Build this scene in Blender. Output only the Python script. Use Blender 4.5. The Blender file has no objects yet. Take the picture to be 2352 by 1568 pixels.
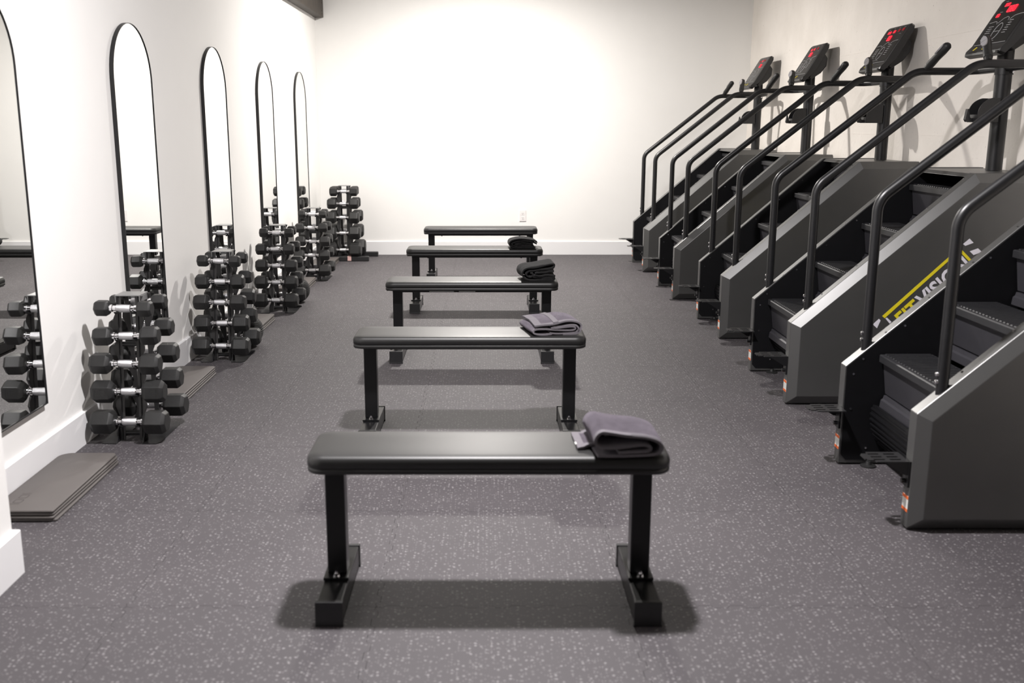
import bpy, bmesh, math, random
from math import sin, cos, pi, radians, atan2, sqrt
from mathutils import Vector, Matrix

random.seed(7)
S = bpy.context.scene
COL = S.collection

# ------------------------------------------------------------------ camera
cam_d = bpy.data.cameras.new('camera')
cam = bpy.data.objects.new('camera', cam_d)
COL.objects.link(cam)
cam.location = (0, 0, 1.4)
cam.rotation_euler = (radians(90 - 12.2367), 0, 0)
cam_d.sensor_width = 36
cam_d.lens = 35.0
cam_d.shift_x = (1176 - 1118) / 2352
cam_d.clip_start = 0.05
cam_d.dof.use_dof = True
cam_d.dof.focus_distance = 6.4
cam_d.dof.aperture_fstop = 3.2
S.camera = cam

# ------------------------------------------------------------------ world / view
w = bpy.data.worlds.new('world'); S.world = w
w.use_nodes = True
w.node_tree.nodes['Background'].inputs[0].default_value = (1, 1, 1, 1)
w.node_tree.nodes['Background'].inputs[1].default_value = 0.0
S.view_settings.view_transform = 'Standard'
S.view_settings.look = 'None'
S.view_settings.exposure = 0.45
S.view_settings.gamma = 1
S.view_settings.use_curve_mapping = False
# ceiling lamps (built below): (x, y, z, watts, colour)
LAMPS = [(0.02, 3.16, 3.06, 148, (1.0, 0.965, 0.97)),
         (0.0, 9.05, 3.06, 150, (1.0, 0.955, 0.91))]

# ------------------------------------------------------------------ materials
def newmat(name):
    m = bpy.data.materials.new(name); m.use_nodes = True
    nt = m.node_tree
    return m, nt, nt.nodes['Principled BSDF']

def N(nt, typ, **kw):
    n = nt.nodes.new(typ)
    for k, v in kw.items(): setattr(n, k, v)
    return n

def mat(name, col, rough=0.5, metal=0.0, var=0.06, scale=30.0, bump=0.0, bscale=200.0, spec=0.5, coat=0.0, rvar=0.0):
    """principled with a slight procedural mottling of colour, optional fine relief"""
    m, nt, p = newmat(name)
    tc = N(nt, 'ShaderNodeTexCoord')
    nz = N(nt, 'ShaderNodeTexNoise'); nz.inputs['Scale'].default_value = scale; nz.inputs['Detail'].default_value = 3
    nt.links.new(tc.outputs['Object'], nz.inputs['Vector'])
    rp = N(nt, 'ShaderNodeValToRGB')
    rp.color_ramp.elements[0].position = 0.3; rp.color_ramp.elements[1].position = 0.7
    rp.color_ramp.elements[0].color = tuple(c * (1 - var) for c in col) + (1,)
    rp.color_ramp.elements[1].color = tuple(min(1, c * (1 + var)) for c in col) + (1,)
    nt.links.new(nz.outputs['Fac'], rp.inputs['Fac'])
    nt.links.new(rp.outputs['Color'], p.inputs['Base Color'])
    p.inputs['Roughness'].default_value = rough
    p.inputs['Metallic'].default_value = metal
    p.inputs['Specular IOR Level'].default_value = spec
    p.inputs['Coat Weight'].default_value = coat
    if rvar:
        mr = N(nt, 'ShaderNodeMapRange'); mr.inputs['To Min'].default_value = rough - rvar; mr.inputs['To Max'].default_value = rough + rvar
        nt.links.new(nz.outputs['Fac'], mr.inputs['Value']); nt.links.new(mr.outputs['Result'], p.inputs['Roughness'])
    if bump:
        n2 = N(nt, 'ShaderNodeTexNoise'); n2.inputs['Scale'].default_value = bscale; n2.inputs['Detail'].default_value = 4
        nt.links.new(tc.outputs['Object'], n2.inputs['Vector'])
        b = N(nt, 'ShaderNodeBump'); b.inputs['Strength'].default_value = bump; b.inputs['Distance'].default_value = 0.004
        nt.links.new(n2.outputs['Fac'], b.inputs['Height'])
        nt.links.new(b.outputs['Normal'], p.inputs['Normal'])
    return m

M = {}
M['wall'] = mat('wall_paint', (0.825, 0.815, 0.795), 0.7, var=0.01, scale=3, bump=0.08, bscale=90)
M['trimw'] = mat('trim_paint', (0.80, 0.795, 0.80), 0.4, var=0.01, scale=4)
M['ceil'] = mat('ceiling_paint', (0.22, 0.21, 0.20), 0.85, var=0.02, scale=3)
M['beam'] = mat('dark_stained_wood', (0.045, 0.035, 0.026), 0.6, var=0.25, scale=14, bump=0.2, bscale=60)
M['blk'] = mat('black_powder_coat', (0.008, 0.008, 0.009), 0.42, var=0.1, bump=0.04, bscale=500)
M['tube'] = mat('black_rail_paint', (0.010, 0.010, 0.011), 0.36, var=0.1)
M['blkplas'] = mat('black_plastic', (0.016, 0.016, 0.017), 0.38, var=0.08, bump=0.05, bscale=400)
M['inner'] = mat('black_inner_sheet', (0.004, 0.004, 0.005), 0.5, var=0.1, spec=0.3)
M['gunmetal'] = mat('gunmetal_paint', (0.135, 0.135, 0.133), 0.37, metal=0.7, var=0.03, scale=8, bump=0.01, bscale=900)
M['tread'] = mat('step_plastic', (0.018, 0.018, 0.020), 0.5, var=0.1)
M['riser'] = mat('riser_plastic', (0.034, 0.033, 0.038), 0.42, var=0.05)
M['vinyl'] = mat('black_vinyl', (0.007, 0.0068, 0.0068), 0.45, var=0.06, scale=20, bump=0.05, bscale=420, spec=0.65)
M['benchsteel'] = mat('black_bench_steel', (0.006, 0.006, 0.0065), 0.30, var=0.08, bump=0.02, bscale=500, spec=0.4)
M['chrome'] = mat('chrome', (0.82, 0.82, 0.84), 0.12, metal=1.0, var=0.02)
M['knurl'] = mat('knurled_chrome', (0.74, 0.74, 0.76), 0.30, metal=1.0, var=0.05, scale=200, bump=0.5, bscale=900)
M['rubber'] = mat('black_rubber', (0.018, 0.018, 0.018), 0.5, var=0.12, scale=60, bump=0.06, bscale=300, spec=0.4)
M['mat'] = mat('exercise_mat_foam', (0.098, 0.088, 0.083), 0.55, var=0.04, scale=8, bump=0.05, bscale=700)
M['matmark'] = mat('mat_embossed_mark', (0.06, 0.052, 0.050), 0.6, var=0.05)
M['mirror'] = mat('mirror_glass', (0.93, 0.94, 0.93), 0.0, metal=1.0, var=0.0)
M['plate'] = mat('outlet_plastic', (0.78, 0.76, 0.75), 0.35, var=0.01)
M['slot'] = mat('outlet_slot', (0.05, 0.05, 0.05), 0.6)
M['white'] = mat('white_decal', (0.72, 0.70, 0.76), 0.4, var=0.02)
M['yellow'] = mat('yellow_decal', (0.72, 0.60, 0.02), 0.4, var=0.02)
M['orange'] = mat('orange_sticker', (0.72, 0.13, 0.02), 0.5, var=0.05)
M['paper'] = mat('white_sticker', (0.66, 0.66, 0.62), 0.5, var=0.05, scale=300)
M['print'] = mat('grey_print', (0.48, 0.48, 0.49), 0.5, var=0.05)
M['screen'] = mat('console_overlay', (0.010, 0.010, 0.010), 0.28, var=0.05)
M['topplate'] = mat('satin_grey_plate', (0.30, 0.30, 0.30), 0.4, metal=0.6, var=0.03)
M['rack'] = mat('dark_grey_rack_paint', (0.030, 0.029, 0.029), 0.36, var=0.08)
M['grey'] = mat('grey_button_plastic', (0.34, 0.33, 0.34), 0.3, var=0.04)
M['pink'] = mat('pink_tape', (0.62, 0.40, 0.38), 0.5, var=0.05)
M['lamphouse'] = mat('lamp_housing', (0.6, 0.6, 0.6), 0.5, var=0.03)

def emis(name, col, s):
    m, nt, p = newmat(name)
    tc = N(nt, 'ShaderNodeTexCoord'); nz = N(nt, 'ShaderNodeTexNoise'); nz.inputs['Scale'].default_value = 40
    nt.links.new(tc.outputs['Object'], nz.inputs['Vector'])
    mr = N(nt, 'ShaderNodeMapRange'); mr.inputs['To Min'].default_value = s * 0.9; mr.inputs['To Max'].default_value = s * 1.1
    nt.links.new(nz.outputs['Fac'], mr.inputs['Value'])
    p.inputs['Base Color'].default_value = (*[c * 0.3 for c in col], 1)
    p.inputs['Emission Color'].default_value = (*col, 1)
    nt.links.new(mr.outputs['Result'], p.inputs['Emission Strength'])
    return m
M['led'] = emis('red_led', (1.0, 0.02, 0.04), 1.1)
M['leddim'] = emis('dim_red_led', (1.0, 0.04, 0.06), 0.12)
M['lampglow'] = emis('lamp_diffuser', (1.0, 0.95, 0.9), 6.0)

def floor_mat():
    m, nt, p = newmat('speckled_rubber_floor')
    g = N(nt, 'ShaderNodeNewGeometry')
    def speck(scale, lo, frac, dlo, dhi, off):
        mp = N(nt, 'ShaderNodeMapping'); mp.inputs['Location'].default_value = (off, off * 1.7, 0)
        mp.inputs['Scale'].default_value = (scale, scale, 0.001)
        nt.links.new(g.outputs['Position'], mp.inputs['Vector'])
        nzw = N(nt, 'ShaderNodeTexNoise'); nzw.inputs['Scale'].default_value = 1.6
        nt.links.new(mp.outputs['Vector'], nzw.inputs['Vector'])
        mx = N(nt, 'ShaderNodeMix', data_type='RGBA'); mx.inputs['Factor'].default_value = 0.28
        nt.links.new(mp.outputs['Vector'], mx.inputs['A']); nt.links.new(nzw.outputs['Color'], mx.inputs['B'])
        v = N(nt, 'ShaderNodeTexVoronoi', voronoi_dimensions='2D'); v.inputs['Scale'].default_value = 1.0
        nt.links.new(mx.outputs['Result'], v.inputs['Vector'])
        a = N(nt, 'ShaderNodeMapRange'); a.inputs['From Min'].default_value = dhi; a.inputs['From Max'].default_value = dlo
        nt.links.new(v.outputs['Distance'], a.inputs['Value'])
        sx = N(nt, 'ShaderNodeSeparateColor'); nt.links.new(v.outputs['Color'], sx.inputs['Color'])
        t = N(nt, 'ShaderNodeMath', operation='LESS_THAN'); t.inputs[1].default_value = frac
        nt.links.new(sx.outputs['Red'], t.inputs[0])
        mu = N(nt, 'ShaderNodeMath', operation='MULTIPLY')
        nt.links.new(a.outputs['Result'], mu.inputs[0]); nt.links.new(t.outputs['Value'], mu.inputs[1])
        br = N(nt, 'ShaderNodeMapRange'); br.inputs['To Min'].default_value = lo; br.inputs['To Max'].default_value = 1.0
        nt.links.new(sx.outputs['Green'], br.inputs['Value'])
        m2 = N(nt, 'ShaderNodeMath', operation='MULTIPLY')
        nt.links.new(mu.outputs['Value'], m2.inputs[0]); nt.links.new(br.outputs['Result'], m2.inputs[1])
        return m2
    s1 = speck(92, 0.30, 0.30, 0.16, 0.30, 0.0)
    s2 = speck(170, 0.25, 0.20, 0.15, 0.30, 13.1)
    mxs = N(nt, 'ShaderNodeMath', operation='MAXIMUM')
    nt.links.new(s1.outputs['Value'], mxs.inputs[0]); nt.links.new(s2.outputs['Value'], mxs.inputs[1])
    n1 = N(nt, 'ShaderNodeTexNoise'); n1.inputs['Scale'].default_value = 1.3; n1.inputs['Detail'].default_value = 4
    nt.links.new(g.outputs['Position'], n1.inputs['Vector'])
    n2 = N(nt, 'ShaderNodeTexNoise'); n2.inputs['Scale'].default_value = 350; n2.inputs['Detail'].default_value = 2
    nt.links.new(g.outputs['Position'], n2.inputs['Vector'])
    rp = N(nt, 'ShaderNodeValToRGB')
    rp.color_ramp.elements[0].position = 0.3; rp.color_ramp.elements[1].position = 0.7
    rp.color_ramp.elements[0].color = (0.051, 0.0455, 0.0500, 1); rp.color_ramp.elements[1].color = (0.065, 0.0585, 0.0630, 1)
    nt.links.new(n1.outputs['Fac'], rp.inputs['Fac'])
    mc = N(nt, 'ShaderNodeMix', data_type='RGBA')
    nt.links.new(mxs.outputs['Value'], mc.inputs['Factor'])
    nt.links.new(rp.outputs['Color'], mc.inputs['A']); mc.inputs['B'].default_value = (0.21, 0.20, 0.205, 1)
    nt.links.new(mc.outputs['Result'], p.inputs['Base Color'])
    p.inputs['Specular IOR Level'].default_value = 0.5
    mr = N(nt, 'ShaderNodeMapRange'); mr.inputs['To Min'].default_value = 0.60; mr.inputs['To Max'].default_value = 0.72
    nt.links.new(n1.outputs['Fac'], mr.inputs['Value']); nt.links.new(mr.outputs['Result'], p.inputs['Roughness'])
    b = N(nt, 'ShaderNodeBump'); b.inputs['Strength'].default_value = 0.25; b.inputs['Distance'].default_value = 0.002
    nt.links.new(n2.outputs['Fac'], b.inputs['Height']); nt.links.new(b.outputs['Normal'], p.inputs['Normal'])
    return m
M['floor'] = floor_mat()

def masonry_mat():
    """cream painted concrete panels: faint joints, pitting, a few grey scuffs"""
    m, nt, p = newmat('painted_masonry')
    g = N(nt, 'ShaderNodeNewGeometry')
    n1 = N(nt, 'ShaderNodeTexNoise'); n1.inputs['Scale'].default_value = 2.2; n1.inputs['Detail'].default_value = 6
    nt.links.new(g.outputs['Position'], n1.inputs['Vector'])
    rp = N(nt, 'ShaderNodeValToRGB')
    rp.color_ramp.elements[0].position = 0.32; rp.color_ramp.elements[1].position = 0.62
    rp.color_ramp.elements[0].color = (0.745, 0.70, 0.645, 1); rp.color_ramp.elements[1].color = (0.825, 0.78, 0.725, 1)
    nt.links.new(n1.outputs['Fac'], rp.inputs['Fac'])
    n3 = N(nt, 'ShaderNodeTexNoise'); n3.inputs['Scale'].default_value = 55; n3.inputs['Detail'].default_value = 3
    nt.links.new(g.outputs['Position'], n3.inputs['Vector'])
    pit = N(nt, 'ShaderNodeMapRange'); pit.inputs['From Min'].default_value = 0.30; pit.inputs['From Max'].default_value = 0.22
    nt.links.new(n3.outputs['Fac'], pit.inputs['Value'])
    mc = N(nt, 'ShaderNodeMix', data_type='RGBA'); nt.links.new(pit.outputs['Result'], mc.inputs['Factor'])
    nt.links.new(rp.outputs['Color'], mc.inputs['A']); mc.inputs['B'].default_value = (0.34, 0.30, 0.27, 1)
    nt.links.new(mc.outputs['Result'], p.inputs['Base Color'])
    p.inputs['Roughness'].default_value = 0.75
    n2 = N(nt, 'ShaderNodeTexNoise'); n2.inputs['Scale'].default_value = 26; n2.inputs['Detail'].default_value = 6
    nt.links.new(g.outputs['Position'], n2.inputs['Vector'])
    b = N(nt, 'ShaderNodeBump'); b.inputs['Strength'].default_value = 0.35; b.inputs['Distance'].default_value = 0.006
    nt.links.new(n2.outputs['Fac'], b.inputs['Height']); nt.links.new(b.outputs['Normal'], p.inputs['Normal'])
    return m
M['masonry'] = masonry_mat()

def terry(name, col, col2):
    m = mat(name, col, 0.95, var=0.22, scale=45, bump=1.0, bscale=520, spec=0.15)
    p = m.node_tree.nodes['Principled BSDF']
    p.inputs['Sheen Weight'].default_value = 0.5
    p.inputs['Sheen Roughness'].default_value = 0.5
    p.inputs['Sheen Tint'].default_value = (*col2, 1)
    return m
M['terry_grey'] = terry('charcoal_terry', (0.062, 0.054, 0.066), (0.5, 0.45, 0.52))
M['hem_grey'] = mat('charcoal_woven_hem', (0.115, 0.105, 0.118), 0.8, var=0.08, scale=200, bump=0.3, bscale=800)
M['terry_blk'] = terry('black_terry', (0.014, 0.0135, 0.014), (0.2, 0.2, 0.2))
M['hem_blk'] = mat('black_woven_hem', (0.030, 0.029, 0.030), 0.8, var=0.08, scale=200, bump=0.3, bscale=800)

# ------------------------------------------------------------------ mesh helpers
class MB:
    def __init__(s): s.v = []; s.f = []; s.m = []
    def add(s, vs, fs, mi=0):
        o = len(s.v); s.v += [tuple(v) for v in vs]
        for f in fs: s.f.append([i + o for i in f]); s.m.append(mi)
        return s
    def box(s, x0, x1, y0, y1, z0, z1, mi=0):
        vs = [(x, y, z) for z in (z0, z1) for y in (y0, y1) for x in (x0, x1)]
        return s.add(vs, [(0, 2, 3, 1), (4, 5, 7, 6), (0, 1, 5, 4), (2, 6, 7, 3), (0, 4, 6, 2), (1, 3, 7, 5)], mi)
    def obox(s, c, ax, ay, az, hx, hy, hz, mi=0):
        c = Vector(c); ax, ay, az = Vector(ax).normalized(), Vector(ay).normalized(), Vector(az).normalized()
        vs = [c + ax * (hx * i) + ay * (hy * j) + az * (hz * k) for k in (-1, 1) for j in (-1, 1) for i in (-1, 1)]
        return s.add(vs, [(0, 2, 3, 1), (4, 5, 7, 6), (0, 1, 5, 4), (2, 6, 7, 3), (0, 4, 6, 2), (1, 3, 7, 5)], mi)
    def prism(s, poly, y0, y1, mi=0, axis='y'):
        """poly = [(a,b)] extruded along axis: 'y' -> (a, y, b); 'x' -> (x, a, b); 'z' -> (a, b, z)"""
        n = len(poly)
        fn = {'y': lambda a, b, t: (a, t, b), 'x': lambda a, b, t: (t, a, b), 'z': lambda a, b, t: (a, b, t)}[axis]
        vs = [fn(a, b, y0) for a, b in poly] + [fn(a, b, y1) for a, b in poly]
        fs = [list(range(n)), list(range(2 * n - 1, n - 1, -1))]
        fs += [(i, i + n, (i + 1) % n + n, (i + 1) % n) for i in range(n)]
        return s.add(vs, fs, mi)
    def tube(s, pts, r, n=12, mi=0, caps=True):
        pts = [Vector(p) for p in pts]
        rr = r if isinstance(r, (list, tuple)) else [r] * len(pts)
        rings = []; ref = None
        for i, p in enumerate(pts):
            a = pts[max(0, i - 1)]; b = pts[min(len(pts) - 1, i + 1)]
            t = (b - a).normalized()
            if ref is None:
                ref = Vector((0, 0, 1)) if abs(t.z) < 0.9 else Vector((0, 1, 0))
            u = (ref - t * ref.dot(t)).normalized(); v = t.cross(u); ref = u
            rings.append([p + (u * cos(2 * pi * k / n) + v * sin(2 * pi * k / n)) * rr[i] for k in range(n)])
        vs = [q for R in rings for q in R]; fs = []
        for i in range(len(pts) - 1):
            for k in range(n):
                fs.append((i * n + k, i * n + (k + 1) % n, (i + 1) * n + (k + 1) % n, (i + 1) * n + k))
        if caps:
            fs.append(list(range(n - 1, -1, -1))); fs.append([(len(pts) - 1) * n + k for k in range(n)])
        return s.add(vs, fs, mi)
    def lathe(s, prof, n=16, axis='z', c=(0, 0, 0), rot=0.0, mi=0):
        """prof=[(t,r)] along axis"""
        c = Vector(c)
        fn = {'z': lambda t, a, b: Vector((a, b, t)), 'x': lambda t, a, b: Vector((t, a, b)), 'y': lambda t, a, b: Vector((b, t, a))}[axis]
        vs = []; fs = []
        for t, r in prof:
            for k in range(n):
                an = rot + 2 * pi * k / n
                vs.append(c + fn(t, r * cos(an), r * sin(an)))
        L = len(prof)
        for i in range(L - 1):
            for k in range(n):
                fs.append((i * n + k, i * n + (k + 1) % n, (i + 1) * n + (k + 1) % n, (i + 1) * n + k))
        fs.append(list(range(n - 1, -1, -1))); fs.append([(L - 1) * n + k for k in range(n)])
        return s.add(vs, fs, mi)
    def mesh(s, name, mats, bevel=0.0, seg=2, sharp=35, merge=False):
        me = bpy.data.meshes.new(name)
        bm = bmesh.new()
        bv = [bm.verts.new(v) for v in s.v]
        for f, mi in zip(s.f, s.m):
            try:
                fc = bm.faces.new([bv[i] for i in f]); fc.material_index = mi
            except ValueError: pass
        if merge: bmesh.ops.remove_doubles(bm, verts=bm.verts, dist=1e-5)
        bmesh.ops.recalc_face_normals(bm, faces=bm.faces)
        if bevel:
            sharp = min(sharp, 14)
            ed = [e for e in bm.edges if len(e.link_faces) == 2 and e.calc_face_angle(0) > radians(30)]
            bmesh.ops.bevel(bm, geom=ed, offset=bevel, segments=seg, profile=0.5, affect='EDGES', clamp_overlap=True)
        bm.to_mesh(me); bm.free()
        for x in (mats if isinstance(mats, (list, tuple)) else [mats]): me.materials.append(x)
        for p in me.polygons: p.use_smooth = True
        me.set_sharp_from_angle(angle=radians(sharp))
        return me
    def build(s, name, mats, parent=None, loc=None, **kw):
        return link(name, s.mesh(name, mats, **kw), parent, loc)

def link(name, me, parent=None, loc=None):
    o = bpy.data.objects.new(name, me); COL.objects.link(o)
    if parent: o.parent = parent
    if loc: o.location = loc
    return o

def tag(o, label=None, cat=None, group=None, kind=None):
    if label: o['label'] = label
    if cat: o['category'] = cat
    if group: o['group'] = group
    if kind: o['kind'] = kind
    return o

def empty(name, loc=(0, 0, 0), rz=0):
    o = bpy.data.objects.new(name, None); COL.objects.link(o)
    o.location = loc; o.rotation_euler.z = rz; o.empty_display_size = 0.1
    return o

def copy_tree(o, parent=None):
    c = o.copy(); COL.objects.link(c); c.parent = parent
    for ch in list(o.children): copy_tree(ch, c)
    return c

def arc(c, r, a0, a1, n):
    return [(c[0] + r * cos(a0 + (a1 - a0) * i / n), c[1] + r * sin(a0 + (a1 - a0) * i / n)) for i in range(n + 1)]

def rrect(x0, x1, y0, y1, r, n=6):
    rs = r if isinstance(r, (list, tuple)) else [r] * 4
    cs = [((x1 - rs[0], y0 + rs[0]), -pi / 2, rs[0]), ((x1 - rs[1], y1 - rs[1]), 0, rs[1]), ((x0 + rs[2], y1 - rs[2]), pi / 2, rs[2]), ((x0 + rs[3], y0 + rs[3]), pi, rs[3])]
    out = []
    for c, a, q in cs: out += arc(c, q, a, a + pi / 2, n)
    return out

def fillet(pts, rads, n=8):
    """polyline with rounded corners"""
    pts = [Vector(p) for p in pts]; out = [pts[0]]
    for i in range(1, len(pts) - 1):
        p = pts[i]; a = (pts[i - 1] - p).normalized(); b = (pts[i + 1] - p).normalized()
        ang = a.angle(b); d = rads[i - 1] / math.tan(ang / 2)
        c = p + (a + b).normalized() * (rads[i - 1] / sin(ang / 2))
        s0 = p + a * d; s1 = p + b * d
        u = s0 - c; v = s1 - c; th = u.angle(v)
        for k in range(n + 1):
            t = k / n
            out.append(c + (u * sin((1 - t) * th) + v * sin(t * th)) / sin(th))
    out.append(pts[-1])
    return out

def text_mesh(body, size, extrude=0.0008, offset=0.0, name='lettering'):
    cu = bpy.data.curves.new('tmp_text', 'FONT')
    cu.body = body; cu.size = size; cu.extrude = extrude; cu.offset = offset; cu.resolution_u = 3
    o = bpy.data.objects.new('tmp_text', cu); COL.objects.link(o)
    dg = bpy.context.evaluated_depsgraph_get(); dg.update()
    me = bpy.data.meshes.new_from_object(o.evaluated_get(dg))
    bpy.data.objects.remove(o); bpy.data.curves.remove(cu)
    me.name = name
    return me

# ------------------------------------------------------------------ the room
XL, XR, YB, YF, ZC = -1.82, 2.815, 11.02, -8.0, 3.2
fl = MB().box(XL - 0.2, XR + 0.2, YF - 0.2, YB + 0.2, -0.15, -0.009).build('floor', M['floor'])
tag(fl, 'dark grey rubber floor flecked with white specks', kind='structure')
MB().box(XL, XR, YF, 0.465, -0.0088, 0).build('floor_tile', M['floor'], fl)

TW, TL = 0.745, 0.7537
def tile_mesh(wid, name):
    g = 0.0006; amp = 0.007; nt_ = 8
    def wave(L, n):
        out = []
        p = L / n
        for i in range(n):
            b = i * p
            out += [(b + 0.20 * p, -1), (b + 0.30 * p, 1), (b + 0.70 * p, 1), (b + 0.80 * p, -1)]
        return out
    wx = wave(wid, max(2, int(round(nt_ * wid / TW)))); wy = wave(TL, nt_)
    pts = [(g, g)]
    pts += [(t, amp * s + g) for t, s in wx] + [(wid - g, g)]
    pts += [(wid + amp * s - g, t) for t, s in wy] + [(wid - g, TL - g)]
    pts += [(t, TL + amp * s - g) for t, s in reversed(wx)] + [(g, TL - g)]
    pts += [(amp * s + g, t) for t, s in reversed(wy)]
    return MB().prism(pts, -0.0088, 0.0, axis='z').mesh(name, M['floor'], bevel=0)
tm = tile_mesh(TW, 'floor_tile'); tm2 = tile_mesh(0.175, 'floor_tile_edge')
y0 = 2.73 - 3 * TL
for j in range(14):
    for i in range(7):
        x = -1.817 + i * TW
        o = link('floor_tile', tm if i < 6 else tm2, fl, (x, y0 + j * TL, 0))

def struct(name, mb, m, label, **kw):
    o = mb.build(name, m, **kw); tag(o, label, kind='structure'); return o
struct('wall_left', MB().box(XL - 0.15, XL, YF, YB + 0.15, 0, ZC), M['wall'], 'plain white painted wall behind the row of mirrors')
struct('wall_back', MB().box(XL - 0.15, XR + 0.15, YB, YB + 0.15, 0, ZC), M['wall'], 'plain white painted wall at the far end of the room')
struct('wall_right', MB().box(XR, XR + 0.15, YF, YB + 0.15, 0, ZC), M['masonry'], 'rough cream painted masonry wall behind the stair climbers')
struct('wall_front', MB().box(XL - 0.15, XR + 0.15, YF - 0.15, YF, 0, ZC), M['wall'], 'plain white painted wall behind the viewer')
struct('wall_near', MB().box(XL, -1.50, YF, 2.947, 0, ZC), M['wall'], 'white projecting wall end at the left edge of the picture')
struct('ceiling', MB().box(XL - 0.15, XR + 0.15, YF - 0.15, YB + 0.15, ZC, ZC + 0.15), M['ceil'], 'ceiling above the room')
BH, BT = 0.146, 0.018
def bb_prof(sgn, x):
    return [(x, 0), (x + sgn * BT, 0), (x + sgn * BT, BH - 0.003), (x + sgn * (BT - 0.003), BH), (x, BH)]
struct('baseboard_left', MB().prism(bb_prof(1, XL), 2.947, YB, axis='y'), M['trimw'], 'tall white baseboard along the mirror wall')
struct('baseboard_back', MB().prism(bb_prof(-1, YB), XL + BT, XR, axis='x'), M['trimw'], 'tall white baseboard along the far wall')
mb = MB().prism(bb_prof(1, -1.50), YF, 2.947 + BT, axis='y')
mb.box(XL + BT, -1.50, 2.947, 2.947 + BT, 0, BH)
struct('baseboard_near', mb, M['trimw'], 'white baseboard wrapping the projecting wall end')
# horizontal panel joints on the masonry wall: thin proud seams of paint
for z in (1.34, 1.937, 2.52):
    struct('trim_%d' % (1 + int(z * 2)), MB().box(XR - 0.0012, XR + 0.01, YF, YB, z - 0.002, z + 0.002), M['masonry'], 'faint painted joint running along the masonry wall')

bm_ = empty('ceiling_beam', (XL, YB, 2.514))
tag(bm_, 'dark brown wooden beam high in the left far corner', 'beam')
MB().box(0.0, 0.092, -6.5, -0.002, 0, 0.26).build('beam_timber', M['beam'], bm_, bevel=0.003)
mb = MB()
for z in (0.03, 0.06, 0.14, 0.17): mb.lathe([(0, 0.006), (0.003, 0.006), (0.004, 0.003)], 8, 'x', (0.092, -0.10, z))
mb.build('bolt', M['blk'], bm_)

# ------------------------------------------------------------------ ceiling lamps
LN = ['round ceiling lamp above the front bench', 'round ceiling lamp nearest the far wall']
for i, (x, y, z, wt, c) in enumerate(LAMPS):
    t = empty('ceiling_lamp', (x, y, z)); tag(t, LN[i], 'lamp', 'ceiling lamps along the middle of the room')
    mb = MB(); mb.lathe([(0.012, 0.135), (-0.006, 0.14), (0.02, 0.15), (0.06, 0.15), (0.10, 0.11), (0.13, 0.07), (0.14, 0.07)], 32)
    mb.build('housing', M['lamphouse'], t)
    MB().lathe([(0.006, 0.13), (0.008, 0.13)], 32).build('diffuser', M['lampglow'], t)
    ld = bpy.data.lights.new('lamp_light', 'AREA'); ld.shape = 'DISK'; ld.size = 0.17; ld.energy = wt; ld.color = c
    lo = bpy.data.objects.new('lamp_light', ld); COL.objects.link(lo); lo.parent = t; lo.location = (0, 0, -0.012)

# ------------------------------------------------------------------ mirrors
def arch(hw, z0, z1, n=28):
    zc = z1 - hw
    return [(-hw, z0), (hw, z0)] + [(hw * cos(a), zc + hw * sin(a)) for a in [pi * i / n for i in range(n + 1)]]
def make_mirror():
    t = empty('arched_mirror')
    HW, Z0, Z1 = 0.283, 0.287, 1.905
    out = arch(HW, Z0, Z1); inn = arch(HW - 0.003, Z0 + 0.003, Z1 - 0.003)
    n = len(out); D = 0.022
    vs = [(D, y, z) for y, z in out] + [(D, y, z) for y, z in inn] + [(0.001, y, z) for y, z in out] + [(D - 0.006, y, z) for y, z in inn]
    fs = []
    for i in range(n):
        j = (i + 1) % n
        fs += [(i, j, n + j, n + i), (i, 2 * n + i, 2 * n + j, j), (n + i, n + j, 3 * n + j, 3 * n + i)]
    MB().add(vs, fs).build('frame', M['blk'], t)
    MB().prism(arch(HW - 0.0025, Z0 + 0.0025, Z1 - 0.0025), 0.008, 0.018, axis='x').build('mirror_glass', M['mirror'], t, sharp=10)
    return t
mir = make_mirror()
MY = [3.655, 5.245, 6.805, 8.345, 9.912]
ML = ['tall arched black-framed mirror cut off by the left edge', 'tall arched mirror behind the nearest dumbbell rack', 'tall arched mirror behind the second dumbbell rack',
      'tall arched mirror behind the third dumbbell rack', 'narrow-looking arched mirror farthest from the camera']
for i, y in enumerate(MY):
    o = mir if i == 0 else copy_tree(mir)
    o.location = (XL, y, 0); tag(o, ML[i], 'mirror', 'arched mirrors on the left wall')

# ------------------------------------------------------------------ wall outlet
t = empty('wall_outlet', (0.397, YB, 0.429)); tag(t, 'white double electrical outlet on the far wall', 'outlet')
MB().box(-0.037, 0.037, -0.008, 0, -0.062, 0.062).build('cover_plate', M['plate'], t, bevel=0.003)
for dz in (-0.024, 0.024):
    s_ = MB().prism(rrect(-0.017, 0.017, dz - 0.017, dz + 0.017, 0.01, 4), -0.0105, -0.006, axis='y').build('socket', M['plate'], t)
    mb = MB(); mb.box(-0.008, -0.0055, -0.0112, -0.0095, dz - 0.002, dz + 0.008); mb.box(0.0055, 0.008, -0.0112, -0.0095, dz - 0.002, dz + 0.007)
    mb.lathe([(-0.0112, 0.003), (-0.0095, 0.003)], 8, 'y', (0, 0, dz - 0.009)); mb.build('slots', M['slot'], s_)

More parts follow.
